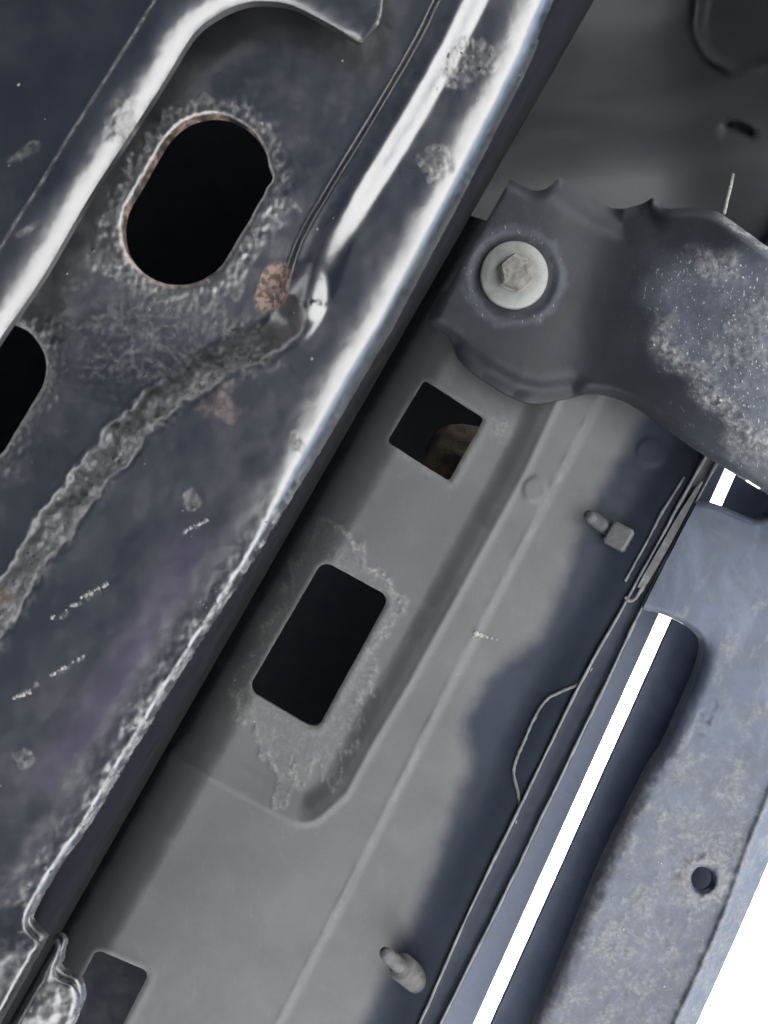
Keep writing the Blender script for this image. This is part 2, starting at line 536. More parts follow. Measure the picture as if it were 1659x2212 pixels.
def ridge_c(x, y):
    sg = -np.sign(sdf_poly(x, y, RIDGE_POLY))
    u = RIDGE[-1] - RIDGE[-3]; u = u / np.linalg.norm(u)
    along = (x - RIDGE[-1][0]) * u[0] + (y - RIDGE[-1][1]) * u[1]
    near = np.hypot(x - RIDGE[-1][0], y - RIDGE[-1][1]) < 160
    return np.where((along > 0) & near, 1.0, sg) * d_line(x, y, RIDGE)
OVAL = ((459, 369), (386, 494), 122.0)

@memo
def sd_oval(x, y):
    s = sdf_capsule(x, y, OVAL[0], OVAL[1], OVAL[2])
    s = s - 9 * np.exp(-((x - 588) ** 2 + (y - 385) ** 2) / 300.0) + 2.2 * fbm(x, y, 42, 3, 5)
    return s
@memo
def sd_hole2(x, y):
    return sdf_capsule(x, y, (2, 795), (-70, 915), 98) + 1.5 * fbm(x, y, 40, 2, 9)
def sd_groove(x, y):
    return sdf_capsule(x, y, (106, 2042), (-10, 2252), 13) + 2 * fbm(x, y, 30, 2, 3)
@memo
def rail_raw(x, y):
    return sdf_poly(x, y, RAIL_POLY)
def sd_rail(x, y):
    e = rail_raw(x, y)
    rough = sstep(900, 1250, y)
    e = e + (1.2 + 3.0 * rough) * fbm(x, y, 26, 3, 21) + 2.2 * fbm(x, y, 9, 2, 22) * (.5 + rough)
    return np.maximum(np.maximum(e, -sd_oval(x, y)), np.maximum(-sd_hole2(x, y), -sd_groove(x, y)))

@memo
def edge_e(x, y):
    return -rail_raw(x, y)
@memo
def cake_sd(x, y):
    return sdf_poly(x, y, LOW_POLY)

def rail_depth(x, y):
    e = np.clip(edge_e(x, y), 0, 1e4)
    low = sstep(-52, 44, -cake_sd(x, y) + 22 * fbm(x, y, 60, 4, 2) * sstep(690, 800, y))
    d = 0.2150 - .0095 * sstep(800, 330, y) - (0.0105 * sstep(330, 800, y) + .0015) * low
    # pressed bead and its flared end
    rc = ridge_c(x, y)
    shoulder = np.where(rc > 0, .5 + .5 * np.cos(np.pi * np.clip(rc / 62.0, 0, 1)), sstep(-50, -36, rc) )
    d = d - 0.0046 * shoulder
    lump = np.sqrt(((x - 645) * .93 + (y - 655) * .36) ** 2 / 62 ** 2 + (-(x - 645) * .36 + (y - 655) * .93) ** 2 / 100 ** 2)
    d = d - 0.0030 * np.clip(1 - lump ** 2, 0, 1) ** 1.5
    pit = np.exp(-(((x - 622) / 26) ** 2 + ((y - 705) / 26) ** 2))
    d = d + 0.0022 * pit
    # dirt ledge along the step
    cd = d_line(x, y, CAKE); cakem = np.exp(-(cd / 34.0) ** 2) * sstep(740, 860, y)
    d = d - 0.0006 * cakem * (fbm(x, y, 34, 4, 31) + .6 * np.clip(ridged(x, y, 16, 3, 32) - .5, 0, 1))
    # rolled outer edge: gentle sweep, then a tight radius
    ups = sstep(1180, 820, y)
    low_s = sstep(950, 1250, y)
    W = 40.0 - 24.0 * low_s
    t = np.clip(1 - e / W, 0, 1)
    d = d + 0.0085 * (1 - np.sqrt(np.clip(1 - t ** 2, 0, 1)))
    d = d + 0.0040 * np.clip(1 - e / 105.0, 0, 1) ** 2.6 * (1 - .95 * sstep(850, 1200, y))
    low_s = sstep(950, 1250, y)
    d = d - 0.0002 * np.exp(-((e - 96) / 26.0) ** 2) * low_s
    flake = (1 - sstep(20, 75, e)) * low_s + (1 - sstep(5, 34, e)) * .5
    d = d - 0.0004 * flake * (np.clip(fbm(x, y, 40, 3, 41), -.4, .5) + .5 * np.clip(fbm(x, y, 13, 3, 44), -.3, .6))
    # rolled rim round the holes
    for s in (sd_oval(x, y), sd_hole2(x, y)):
        d = d + 0.0007 * np.clip(1 - s / 9.0, 0, 1) ** 2
        band = np.exp(-((s - 24) / 26.0) ** 2)
        d = d - 0.0005 * band * np.clip(fbm(x, y, 15, 3, 51) + .15, -.2, .8)
    for s in (sd_groove(x, y),):
        d = d + 0.0050 * np.clip(1 - s / 14.0, 0, 1) ** 2
    br = sstep(1960, 2080, y + 0.3 * x) * sstep(230, 150, x)
    d = d - br * (0.0030 + 0.0009 * fbm(x, y, 80, 3, 61))
    # general rust-proofing texture
    d = d - rail_dirt(x, y) * 0.0005 * (ridged(x, y, 20, 3, 71) - .35)
    d = d + 0.00035 * fbm(x, y, 120, 3, 72)
    return d

def feather(x, y, cx, cy, s, reach, seed):
    ang = np.arctan2(y - cy, x - cx)
    r = reach * (1 + .9 * fbm(ang * 90, s * .12, 22, 3, seed) + .35 * fbm(ang * 300, s * .3, 22, 2, seed + 3))
    edge = sstep(r + 6, r - 8, s)
    streak = ridged(ang * 260, s * 1.1, 24, 2, seed + 5)
    rim = np.exp(-((s - r) / 12.0) ** 2)
    return edge * np.clip(.16 + .55 * streak ** 2 * (.4 + rim) + 1.0 * rim * streak, 0, 1)

SPLATS = [(1010, 140, 72, 44), (943, 352, 40, 42), (413, 1080, 24, 24), (52, 1640, 24, 24), (645, 960, 14, 30), (60, 325, 46, 14), (55, 495, 34, 14), (1000, 95, 26, 16)]
def splat_mask(x, y):
    m = np.zeros_like(x)
    for i, (cx, cy, rx, ry) in enumerate(SPLATS):
        u = (x - cx) * .87 - (y - cy) * -.5; v = -(x - cx) * .5 + (y - cy) * .87
        u = (x - cx) * .85 - (y - cy) * .5; v = (x - cx) * .5 + (y - cy) * .85
        r = np.sqrt((u / rx) ** 2 + (v / ry) ** 2) + .55 * fbm(x, y, 26, 4, 81 + i)
        ring = sstep(1.0, .75, r) * (0.35 + 0.65 * np.clip(ridged(x, y, 17, 2, 90 + i) * 1.7 - .55, 0, 1))
        m = np.maximum(m, ring)
    return m

@memo
def rail_dirt(x, y):
    e = edge_e(x, y)
    n = fbm(x, y, 55, 4, 101); nf = fbm(x, y, 16, 3, 102); rg = ridged(x, y, 22, 3, 103)
    s1 = sd_oval(x, y); ang = np.arctan2(y - 432, x - 422)
    side = .45 + .55 * np.clip(np.cos(ang - 2.3) * .5 + .5 + .35 * np.cos(ang - .6), 0, 1)
    reach = 62 * side * (1 + 1.3 * fbm(ang * 60, ang * 0 + 3, 20, 3, 104))
    m = .9 * feather(x, y, 422, 432, s1, reach, 140) * np.clip(.85 + 1.2 * n, 0.1, 1.2)
    s2 = sd_hole2(x, y)
    m = np.maximum(m, .55 * sstep(34, 4, s2) * (.3 + rg))
    sl = cake_sd(x, y)
    bandc = sstep(50, 14, np.abs(sl + 8) + 56 * n + 30 * nf) * sstep(700, 800, y) * sstep(640, 560, x)
    m = np.maximum(m, bandc * np.clip(.30 + .4 * rg + 1.3 * nf + 1.0 * n, 0, 1.0))
    # smear of dirt on the plate between the holes
    blob = sstep(190, 40, np.hypot((x - 330) * .7, (y - 745)) + 120 * n)
    m = np.maximum(m, .55 * blob * np.clip(rg * 1.5 - .35, 0, 1))
    blob2 = sstep(120, 30, np.hypot(x - 520, (y - 740) * 1.2) + 90 * n)
    m = np.maximum(m, .8 * blob2 * np.clip(rg * 1.6 - .35, 0, 1))
    # dull film on the plate
    m = np.maximum(m, .15 * np.clip(.35 + n * 1.2, 0, 1) * sstep(0, 160, sl) * sstep(250, 520, y + .5 * x))
    # bead
    m = np.maximum(m, .10 * sstep(34, 8, np.abs(ridge_c(x, y) + 14)) * np.clip(.3 + 1.4 * nf + n, 0, 1) * sstep(640, 560, y))
    lump = np.hypot((x - 645) / 75, (y - 665) / 105)
    m = np.maximum(m, .12 * sstep(1.1, .7, lump) * np.clip(.6 + .8 * nf, 0, 1))
    # rough outer edge
    low_s = sstep(900, 1200, y)
    m = np.maximum(m, (.20 - .12 * low_s) * sstep(44 + 34 * low_s, 10, e + 14 * nf) * np.clip(.42 + 1.3 * nf + .6 * n, 0, 1))
    m = np.maximum(m, .9 * low_s * sstep(20, 12, e) * sstep(-.08, .1, fbm(x, y, 45, 4, 133)))
    br = sstep(1960, 2080, y + 0.3 * x) * sstep(230, 150, x)
    m = np.maximum(m, .45 * br * np.clip(.45 + 1.3 * nf + n, 0, 1))
    m = np.maximum(m, splat_mask(x, y))
    for seg in (((120, 1340), (232, 1262)), ((28, 1508), (182, 1418)), ((398, 1150), (442, 1124))):
        dd = d_line(x, y, seg)
        m = np.maximum(m, sstep(6, 2, dd + 4 * np.abs(nf)) * np.clip(fbm(x, y, 18, 2, 130) * 3 + .3, 0, 1))
    return np.clip(m, 0, 1)

def rail_rust(x, y):
    n = fbm(x, y, 40, 4, 201)
    s1 = sd_oval(x, y); ang = np.arctan2(y - 432, x - 422)
    w = 6 + 6 * np.clip(fbm(ang * 40, ang * 0, 30, 3, 202) * 2, -.6, 1) + 14 * np.exp(-((ang - 2.2) / .5) ** 2)
    m = sstep(w, w * .35, s1) * np.clip(.35 + 1.2 * n, 0, .55)
    u = (x - 590) * .93 + (y - 622) * .36; v = -(x - 590) * .36 + (y - 622) * .93
    r = np.sqrt((u / 34) ** 2 + (v / 60) ** 2) + .22 * n
    m = np.maximum(m, sstep(1.05, .88, r))
    m = np.maximum(m, .7 * sstep(40, 10, np.hypot(x - 5, y - 1285) + 30 * n))
    m = np.maximum(m, .25 * sstep(60, 10, np.hypot(x - 470, y - 870) + 50 * n))
    m = np.maximum(m, .12 * sstep(14, 4, d_line(x, y, RIDGE + np.array([16, 10])) + 10 * n) * np.clip(.2 + 1.5 * n, 0, 1))
    return np.clip(m, 0, 1)

def rail_tint(x, y):
    dd = d_line(x, y, [(420, 1140), (330, 1330), (215, 1520), (85, 1700)])
    return sstep(62, 8, dd + 14 * fbm(x, y, 90, 3, 301)) * sstep(1080, 1200, y) * sstep(1760, 1640, y)  # soft purple streak down the lower face

rail_base = at(300, 1100, 0.205)
RAILT = thing("frame_rail", tuple(rail_base), "black wax-coated chassis rail with a dark oval hole and rusty crust, left side", "chassis rail")
BOX_RAIL = (-1560, 1680, -1500, 240)
sheet("rail_plate", RAILT, RAIL, BOX_RAIL, 4.4, sd_rail, rail_depth, 0.0030,
      {"dirt": rail_dirt, "rust": rail_rust, "tint": rail_tint})

# rail side wall and closed back so that the holes look into a dark box
def wall_strip(name, pts, d0, d1, thick, mat, parent, nseg=1, attrs=None):
    P = at(pts[:, 0], pts[:, 1], d0); n = len(P)
    T = np.gradient(P, axis=0); T[:, 2] = 0; T /= np.linalg.norm(T, axis=1)[:, None]
    N = np.stack([T[:, 1], -T[:, 0], 0 * T[:, 0]], -1)
    H = np.array([0, 0, d1 - d0]) if np.isscalar(d1) else None
    V = np.concatenate([P, P + H, P + N * thick, P + N * thick + H])
    F = []
    for i in range(n - 1):
        F += [(i, i + 1, n + i + 1, n + i), (2 * n + i + 1, 2 * n + i, 3 * n + i, 3 * n + i + 1), (i + 1, i, 2 * n + i, 2 * n + i + 1), (n + i, n + i + 1, 3 * n + i + 1, 3 * n + i)]
    F += [(0, n, 3 * n, 2 * n), (n - 1, 3 * n - 1, 4 * n - 1, 2 * n - 1)]
    at_ = {k: np.full(4 * n, v) for k, v in (attrs or {}).items()}
    return mesh_obj(name, V, F, mat, parent, True, at_)
web = np.array([(562 + DA[0] * t - DB[0] * 14, 1106 + DA[1] * t - DB[1] * 14) for t in np.linspace(-1900, 1900, 40)])
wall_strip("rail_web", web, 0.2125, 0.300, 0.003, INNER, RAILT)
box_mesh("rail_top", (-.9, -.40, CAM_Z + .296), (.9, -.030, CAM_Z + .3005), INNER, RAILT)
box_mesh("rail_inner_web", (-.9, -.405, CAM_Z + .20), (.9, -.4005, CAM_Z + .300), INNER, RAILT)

# folded lip in front of the plate
LIP_IN = curve([(-260, 1130), (-120, 920), (0, 732), (45, 668), (100, 585), (190, 430), (275, 298), (350, 182), (398, 102), (430, 60), (475, 28), (515, 10), (560, 2), (625, 9), (695, 42), (745, 70), (776, 87)], 6)
LIP_POLY = np.vstack([LIP_IN, [(783, 84), (818, 40), (824, 0), (840, -80), (900, -260), (880, -420), (560, -420), (440, -190), (332, 0), (272, 98), (214, 190), (146, 296), (98, 377), (50, 452), (0, 533), (-120, 725), (-330, 1040)]])
def sd_lip(x, y):
    return sdf_poly(x, y, LIP_POLY) + 1.6 * fbm(x, y, 34, 3, 401) * sstep(40, 90, d_line(x, y, LIP_IN))
def lip_depth(x, y):
    s = d_line(x, y, LIP_IN)
    W = 92.0
    t = np.clip(1 - s / W, 0, 1)
    d = 0.1930 + 0.0108 * (1 - np.sqrt(np.clip(1 - (t * .74) ** 2, 0, 1)))
    d = d + .0002 * fbm(x, y, 80, 3, 402)
    d = d - .0007 * np.clip(fbm(x, y, 24, 3, 403), 0, 1) * sstep(60, 25, np.hypot((x - 268), (y - 262) * .8))
    return d
def lip_dirt(x, y):
    e = -sdf_poly(x, y, LIP_POLY); s = d_line(x, y, LIP_IN)
    outer = sstep(7, 1, e) * sstep(30, 70, s) * .9
    sm = .5 * sstep(50, 22, np.hypot((x - 268) * 1.1, (y - 262) * .7) + 28 * fbm(x, y, 26, 3, 404))
    sm2 = .8 * sstep(1, .4, np.hypot(((x - 58) * .85 + (y - 497) * -.5) / 34, ((x - 58) * .5 + (y - 497) * .85) / 12) + .4 * fbm(x, y, 20, 3, 405))
    return np.clip(np.maximum(np.maximum(outer, sm), sm2), 0, 1)
zero = lambda x, y: np.zeros_like(x)
sheet("rail_lip", RAILT, RAIL, (-1500, 560, -1400, 300), 3.6, sd_lip, lip_depth, 0.0022, {"dirt": lip_dirt, "rust": zero, "tint": zero})

wl_ = curve([(560, -400), (440, -190), (332, 0), (272, 98), (214, 190), (146, 296), (98, 377), (50, 452), (0, 533), (-120, 725)], 8)
tube("worn_edge", at(wl_[:, 0] + 1.5 * fbm(wl_[:, 0], wl_[:, 1], 40, 3, 411), wl_[:, 1], .1938 + 0 * wl_[:, 0]), .00021 * (1 + .6 * fbm(wl_[:, 0], wl_[:, 1], 50, 3, 412)), WORN, RAILT, 8, .3, 3)
wl_ = curve([(745, 71), (776, 88), (784, 84), (802, 60), (819, 38), (825, 0), (840, -80)], 6)
tube("worn_edge", at(wl_[:, 0], wl_[:, 1], lip_depth(wl_[:, 0], wl_[:, 1]) + .0006), .00022, WORN, RAILT, 8, .3, 4)

# loose crumbs on the rail
def scatter_on(n, fn_mask, bx, depthfn, seed, smin, smax, lift=0.0, power=2.2):
    rng = np.random.default_rng(seed)
    X = rng.uniform(bx[0], bx[1], n); Y = rng.uniform(bx[2], bx[3], n)
    keep = rng.random(n) < fn_mask(X, Y)
    X, Y = X[keep], Y[keep]
    S = smin + (smax - smin) * rng.random(len(X)) ** power
    D = depthfn(X, Y) - lift
    return X, Y, D, S
def m_edge(x, y):
    e = edge_e(x, y)
    return sstep(46 + 20 * sstep(900, 1200, y), 8, e) * (e > 4) * (.25 + .75 * sstep(850, 1200, y)) * np.clip(.2 + 2.2 * fbm(x, y, 30, 3, 501), 0, 1)
X, Y, D, S = scatter_on(9000, m_edge, (-60, 1240, -60, 2280), rail_depth, 1, .00012, .00055)
grains("edge_crumb", RAILT, CRUMBD, X, Y, D, S, 2)
def m_cake(x, y):
    ok = (sd_oval(x, y) > 8) & (sd_hole2(x, y) > 8) & (edge_e(x, y) > 60)
    return ok * np.clip(rail_dirt(x, y) * 1.25 - .3, 0, 1)
X, Y, D, S = scatter_on(7000, m_cake, (-40, 1080, 60, 1420), rail_depth, 3, .00012, .00060, power=4)
grains("dirt_crumb", RAILT, CRUMBD, X, Y, D, S, 4)
X, Y, D, S = scatter_on(900, lambda x, y: (edge_e(x, y) > 10) * (sd_oval(x, y) > 10) * (sd_hole2(x, y) > 10) * .22 * np.clip(.4 + 2 * fbm(x, y, 120, 3, 502), 0, 1), (0, 1150, 0, 2212), rail_depth, 5, .00014, .00042, power=3)
grains("pale_speck", RAILT, CRUMB, X, Y, D, S, 6)
sc = []
for (x0, y0), (x1, y1), k in (((104, 1340), (165, 1303), 9), ((172, 1292), (232, 1262), 12), ((28, 1508), (75, 1487), 8), ((108, 1460), (182, 1418), 14), ((398, 1148), (444, 1123), 12)):
    for i in range(k):
        t = random.random(); sc.append((x0 + (x1 - x0) * t + random.uniform(-2, 2), y0 + (y1 - y0) * t + random.uniform(-2, 2)))
sc = np.array(sc)
grains("scratch_fleck", RAILT, CRUMB, sc[:, 0], sc[:, 1], rail_depth(sc[:, 0], sc[:, 1]), .0002 + .0004 * RNG.random(len(sc)), 7)

# ------------------------------------------------------------------ grey inner sill
SQ = [(917, 820), (1046, 904), (970, 1040), (836, 954)]
REC = [(697, 1210), (842, 1289), (684, 1578), (534, 1490)]
REC2 = [(208, 2050), (324, 2100), (214, 2312), (96, 2262)]
PAD = [(120, 1492), (360, 1622), (575, 1737), (665, 1785), (745, 1712), (805, 1600), (880, 1475), (1130, 1018), (1230, 800), (1320, 560), (1100, 300), (500, 900)]
CREASE = curve([(1330, 800), (1175, 1097), (1028, 1378), (880, 1668), (750, 1930), (605, 2212), (480, 2460)], 8)
DARK_ZONE = curve([(1440, 820), (1330, 1000), (1262, 1130), (1230, 1217), (1205, 1290), (1165, 1375), (1110, 1418), (1060, 1460), (1030, 1510), (1005, 1560), (1006, 1605), (1018, 1650), (992, 1710), (950, 1835), (905, 1955), (860, 2050), (800, 2180), (690, 2460)], 5)  # border of the darker zone on the outer side
DARK_ZONE_POLY = np.vstack([DARK_ZONE, [(3000, 2460), (3000, 820)]])
FL_L = curve([(1720, 640), (1500, 1030), (1352, 1300), (1258, 1468), (1125, 1740), (1020, 1955), (905, 2216), (800, 2460)], 12)
FL_R = curve([(1745, 640), (1527, 1040), (1390, 1305), (1312, 1470), (1200, 1702), (1095, 1922), (950, 2216), (845, 2460)], 12)

@memo
def sd_holes(x, y):
    return np.minimum(np.minimum(sdf_round(x, y, SQ, 9), sdf_round(x, y, REC, 24)), sdf_round(x, y, REC2, 16))
SILL_POLY = np.vstack([(FL_L + np.array([16, 8]))[6:], [(300, 2800), (-900, 2800), (-900, 2300), (300, 200), (760, 380), (1060, 480), (1200, 560), (1400, 690), (1640, 860)]])
def sd_sill(x, y):
    s = sdf_poly(x, y, SILL_POLY)
    return np.maximum(s, -(sd_holes(x, y) + .9 * fbm(x, y, 20, 2, 601)))
def sill_depth(x, y):
    q = q_rail(x, y)
    d = 0.3120 + 0.055 * np.clip(1 - (q - 30) / 165.0, 0, 1.6) ** 2
    pad = sdf_round(x, y, PAD, 58)
    d = d + 0.0036 * sstep(-2, -60, pad)
    d = d - 0.0007 * np.exp(-((pad - 4) / 8.0) ** 2)
    cs = sdf_poly(x, y, np.vstack([CREASE, [(3000, 2460), (3000, 800)]]))
    d = d + 0.0010 * sstep(12, -12, cs) - 0.0003 * np.exp(-((cs - 5) / 6.0) ** 2) * (.6 + 1.5 * fbm(x, y, 60, 3, 602))
    ov = sdf_poly(x, y, DARK_ZONE_POLY)
    d = d + 0.0030 * sstep(25, -130, ov)
    d = d + (0.3098 - d) * sstep(110, 2, d_line(x, y, FL_L)) * sstep(900, 1050, y)
    sh = sd_holes(x, y)
    d = d - 0.0002 * np.exp(-((sh - 10) / 8.0) ** 2) * 1.0 + 0.0005 * np.clip(1 - sh / 7.0, 0, 1) ** 2
    for cx, cy, r in ((1155, 1057, 26), (1405, 977, 30)):
        rr = np.hypot(x - cx, y - cy)
        d = d - 0.0008 * sstep(r + 6, r - 6, rr)
    d = d - 0.0007 * sill_dirt(x, y) * (ridged(x, y, 16, 3, 603))
    d = d + 0.0006 * fbm(x, y, 260, 2, 604)
    return d
@memo
def sill_dirt(x, y):
    n = fbm(x, y, 70, 4, 611); nf = fbm(x, y, 14, 3, 612)
    s = sdf_round(x, y, REC, 24)
    ang = np.arctan2(y - 1390, x - 690)
    reach = 34 + 100 * np.exp(-((ang - 1.75) / .6) ** 2) + 44 * np.exp(-((ang + 1.5) / .45) ** 2) + 16 * np.exp(-((ang - .85) / .5) ** 2)
    m = feather(x, y, 690, 1390, s, reach, 620)
    s2 = sdf_round(x, y, SQ, 9)
    m = np.maximum(m, .55 * sstep(26, 2, s2 + 24 * n) * sstep(900, 1010, y + .3 * (x - 900)) * (.4 + nf))
    m = np.maximum(m, .35 * sstep(10, 0, sdf_round(x, y, REC2, 16)))
    m = np.maximum(m, .4 * sstep(40, 10, np.hypot(x - 1085, y - 925) + 26 * nf))
    return np.clip(m, 0, 1)
def sill_tone_shade(x, y):
    ov = sdf_poly(x, y, DARK_ZONE_POLY)
    return np.maximum(sstep(30, -24, ov + 8 * fbm(x, y, 40, 3, 631)), .92 * sstep(128, 34, q_rail(x, y) + 10 * fbm(x, y, 70, 3, 632)))  # darker outer zone, plus the rail's shade painted into the colour beside it
def sill_seam(x, y):
    return sstep(7, 2, d_line(x, y, CREASE) + 4 * fbm(x, y, 22, 2, 641)) * np.clip(.15 + 1.2 * fbm(x, y, 90, 3, 642), 0, 1) * .8

sill_root = at(700, 1500, 0.315)
SILLT = thing("inner_rocker", tuple(sill_root), "grey underseal-coated inner rocker panel with square and rectangular holes, centre", "rocker panel")
sheet("rocker_sheet", SILLT, SILL, (-1560, 1680, -480, 760), 4.4, sd_sill, sill_depth, 0.0016, {"tone_shade": sill_tone_shade, "dirt": sill_dirt, "seam": sill_seam})
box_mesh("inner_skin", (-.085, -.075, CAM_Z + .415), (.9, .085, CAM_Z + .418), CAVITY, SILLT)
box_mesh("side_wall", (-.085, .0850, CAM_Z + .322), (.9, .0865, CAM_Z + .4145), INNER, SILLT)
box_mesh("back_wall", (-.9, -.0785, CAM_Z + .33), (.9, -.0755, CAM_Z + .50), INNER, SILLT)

# pinch-weld flange: folded sheet edges sealed with beads
def bead(name, pts, d, r, mat, seed, wob=.5, flat=.7):
    pts = np.asarray(pts)
    n = len(pts); x, y = pts[:, 0], pts[:, 1]
    if d is None: d = sill_depth(x, y) - .0005
    rr = r * (1 + .55 * fbm(np.arange(n) * 6.0, np.zeros(n) + seed, 22, 3, seed)) * SPX * d
    x = x + 1.0 * fbm(np.arange(n) * 6.0, np.zeros(n), 30, 3, seed + 1); y = y + 1.0 * fbm(np.arange(n) * 6.0, np.zeros(n) + 9, 30, 3, seed + 2)
    return tube(name, at(x, y, d + 0 * x), rr, mat, SILLT, 8, wob, seed, flat)
FLP = np.vstack([FL_L + np.array([-4, 0]), (FL_R + np.array([5, 0]))[::-1]])
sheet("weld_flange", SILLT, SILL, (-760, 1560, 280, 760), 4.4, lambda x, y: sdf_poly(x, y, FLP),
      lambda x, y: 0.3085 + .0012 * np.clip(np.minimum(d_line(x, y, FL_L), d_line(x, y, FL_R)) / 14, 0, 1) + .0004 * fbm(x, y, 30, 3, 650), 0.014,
      {"tone_shade": lambda x, y: np.clip(1.0 - .55 * sstep(1300, 1230, y) * sstep(26, 8, np.abs(d_line(x, y, FL_L) - 12)), 0, 1), "dirt": zero, "seam": zero})
bead("sealer_bead", FL_R, 0.3079, 3.2, SEALER, 661)
bead("sealer_bead", FL_L, 0.3079, 3.0, SEALER, 671)
WAVE = curve([(1278, 1442), (1246, 1478), (1210, 1495), (1180, 1512), (1155, 1550), (1135, 1595), (1115, 1642), (1110, 1672), (1119, 1712), (1122, 1745), (1112, 1778)], 8)
bead("sealer_bead", WAVE, None, 3.4, SEALER, 681)
bead("sealer_bead", curve([(1515, 1040), (1478, 1100), (1440, 1170), (1402, 1242), (1376, 1288), (1362, 1298), (1350, 1290)], 8), 0.3076, 4.0, SEALER, 691)
bead("sealer_bead", curve([(1478, 1030), (1430, 1108), (1392, 1180), (1350, 1256)], 8), None, 3.0, SEALER, 695)
TABP = np.vstack([curve([(1505, 1050), (1462, 1118), (1428, 1178), (1392, 1240), (1374, 1274)], 5), curve([(1398, 1262), (1440, 1190), (1478, 1120), (1512, 1056)], 5)])
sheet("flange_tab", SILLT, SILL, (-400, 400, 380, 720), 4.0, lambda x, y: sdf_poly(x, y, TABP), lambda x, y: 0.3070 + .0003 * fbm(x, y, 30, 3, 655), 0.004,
      {"tone_shade": lambda x, y: .35 + 0 * x, "dirt": lambda x, y: .6 * sstep(-.1, .3, fbm(x, y, 40, 3, 656)), "seam": zero})

# weld stud and trim clip poking out of the sill
def stud(name, x0, y0, x1, y1, d0, d1, r0, r1, mat):
    a = at(x0, y0, d0); b = at(x1, y1, d1); ax = b - a; L = np.linalg.norm(ax)
    return lathe(name, [(r1 * .75, 0), (r1, L * .04), (r1 * 1.02, L * .30), (r1 * .96, L * .33), (r1 * 1.0, L * .36), (r1 * 1.0, L * .52), (r1 * .9, L * .55), (r0, L * .57), (r0 * 1.08, L * .60), (r0 * .92, L * .64), (r0 * 1.08, L * .68), (r0 * .92, L * .72), (r0 * 1.08, L * .76), (r0 * .92, L * .80), (r0 * 1.05, L * .86), (r0 * .8, L * .97), (r0 * .3, L)], a, mat, SILLT, 20, ax, jitter=.04)
so = stud("weld_stud", 908, 2122, 828, 2056, 0.3165, 0.294, .0024, .0046, STUDM)
co = stud("clip_shaft", 1318, 1146, 1270, 1112, 0.318, 0.3035, .0024, .0026, STUDP)
hv = at(1337, 1160, 0.312)
def rbox(name, c, ax, ay, az, h, mat, parent, bev=.18):
    V = []; F = []
    rings = [(-1, 1 - bev), (-1 + bev, 1), (1 - bev, 1), (1, 1 - bev)]
    for t, s in rings:
        for sx, sy in ((-1, -1 + bev), (-1 + bev, -1), (1 - bev, -1), (1, -1 + bev), (1, 1 - bev), (1 - bev, 1), (-1 + bev, 1), (-1, 1 - bev)):
            V.append(np.asarray(c) + ax * h[0] * sx * s + ay * h[1] * sy * s + az * h[2] * t)
    for i in range(3):
        for k in range(8):
            F.append((i * 8 + k, i * 8 + (k + 1) % 8, (i + 1) * 8 + (k + 1) % 8, (i + 1) * 8 + k))
    F.append(tuple(range(7, -1, -1))); F.append(tuple(range(24, 32)))
    return mesh_obj(name, V, F, mat, parent, False)
u3 = np.array([DB[0], DB[1], -.35]); u3 /= np.linalg.norm(u3)
v3 = np.array([DA[0], DA[1], 0.0]); w3 = np.cross(u3, v3)
rbox("trim_clip", hv, u3, v3, w3, (.0040, .0042, .0038), CLIPM, SILLT)
lathe("clip_collar", [(.0062, 0), (.0060, .0012), (.0048, .0016)], at(1350, 1172, .318), STUDP, SILLT, 24, -w3)
X, Y, D, S = scatter_on(3500, lambda x, y: (sd_holes(x, y) > 4) * np.clip(sill_dirt(x, y) * 1.1 - .45, 0, 1) * .55, (480, 900, 1120, 1720), sill_depth, 12, .00012, .00030)
grains("mud_scale", SILLT, CRUMB, X, Y, D, S, 13)
cr = np.array([(1028, 1368), (1034, 1372), (1042, 1374), (1050, 1376), (1062, 1379), (1073, 1381), (1022, 1376)])
grains("crumb", SILLT, CRUMB, cr[:, 0], cr[:, 1], sill_depth(cr[:, 0], cr[:, 1]), np.array([.0009, .0012, .0008, .0006, .0006, .0004, .0006]), 14)

# brown foam seen through the square hole
fx, fy = 985.0, 985.0
v0, f0 = ico()
def lumpy(name, c, rad, mat, parent, lev=4, amp=.25, seed=0, sc=(1, 1, 1)):
    import bmesh
    bm = bmesh.new(); bmesh.ops.create_icosphere(bm, subdivisions=lev, radius=1.0)
    P = np.array([v.co[:] for v in bm.verts]); Fc = [[v.index for v in f.verts] for f in bm.faces]; bm.free()
    n = fbm(P[:, 0] * 10 + P[:, 2] * 7, P[:, 1] * 10 - P[:, 2] * 5, 9, 4, seed)
    P = P * (1 + amp * n)[:, None] * np.array(sc) * rad + np.asarray(c)
    return mesh_obj(name, P, Fc, mat, parent)
fo = lumpy("foam_plug", at(fx + 12, fy + 14, 0.352), 0.0152, FOAM, None, 4, .25, 3)
tag(fo, "brown foam lump half hidden inside the square hole of the grey rocker", "foam plug")

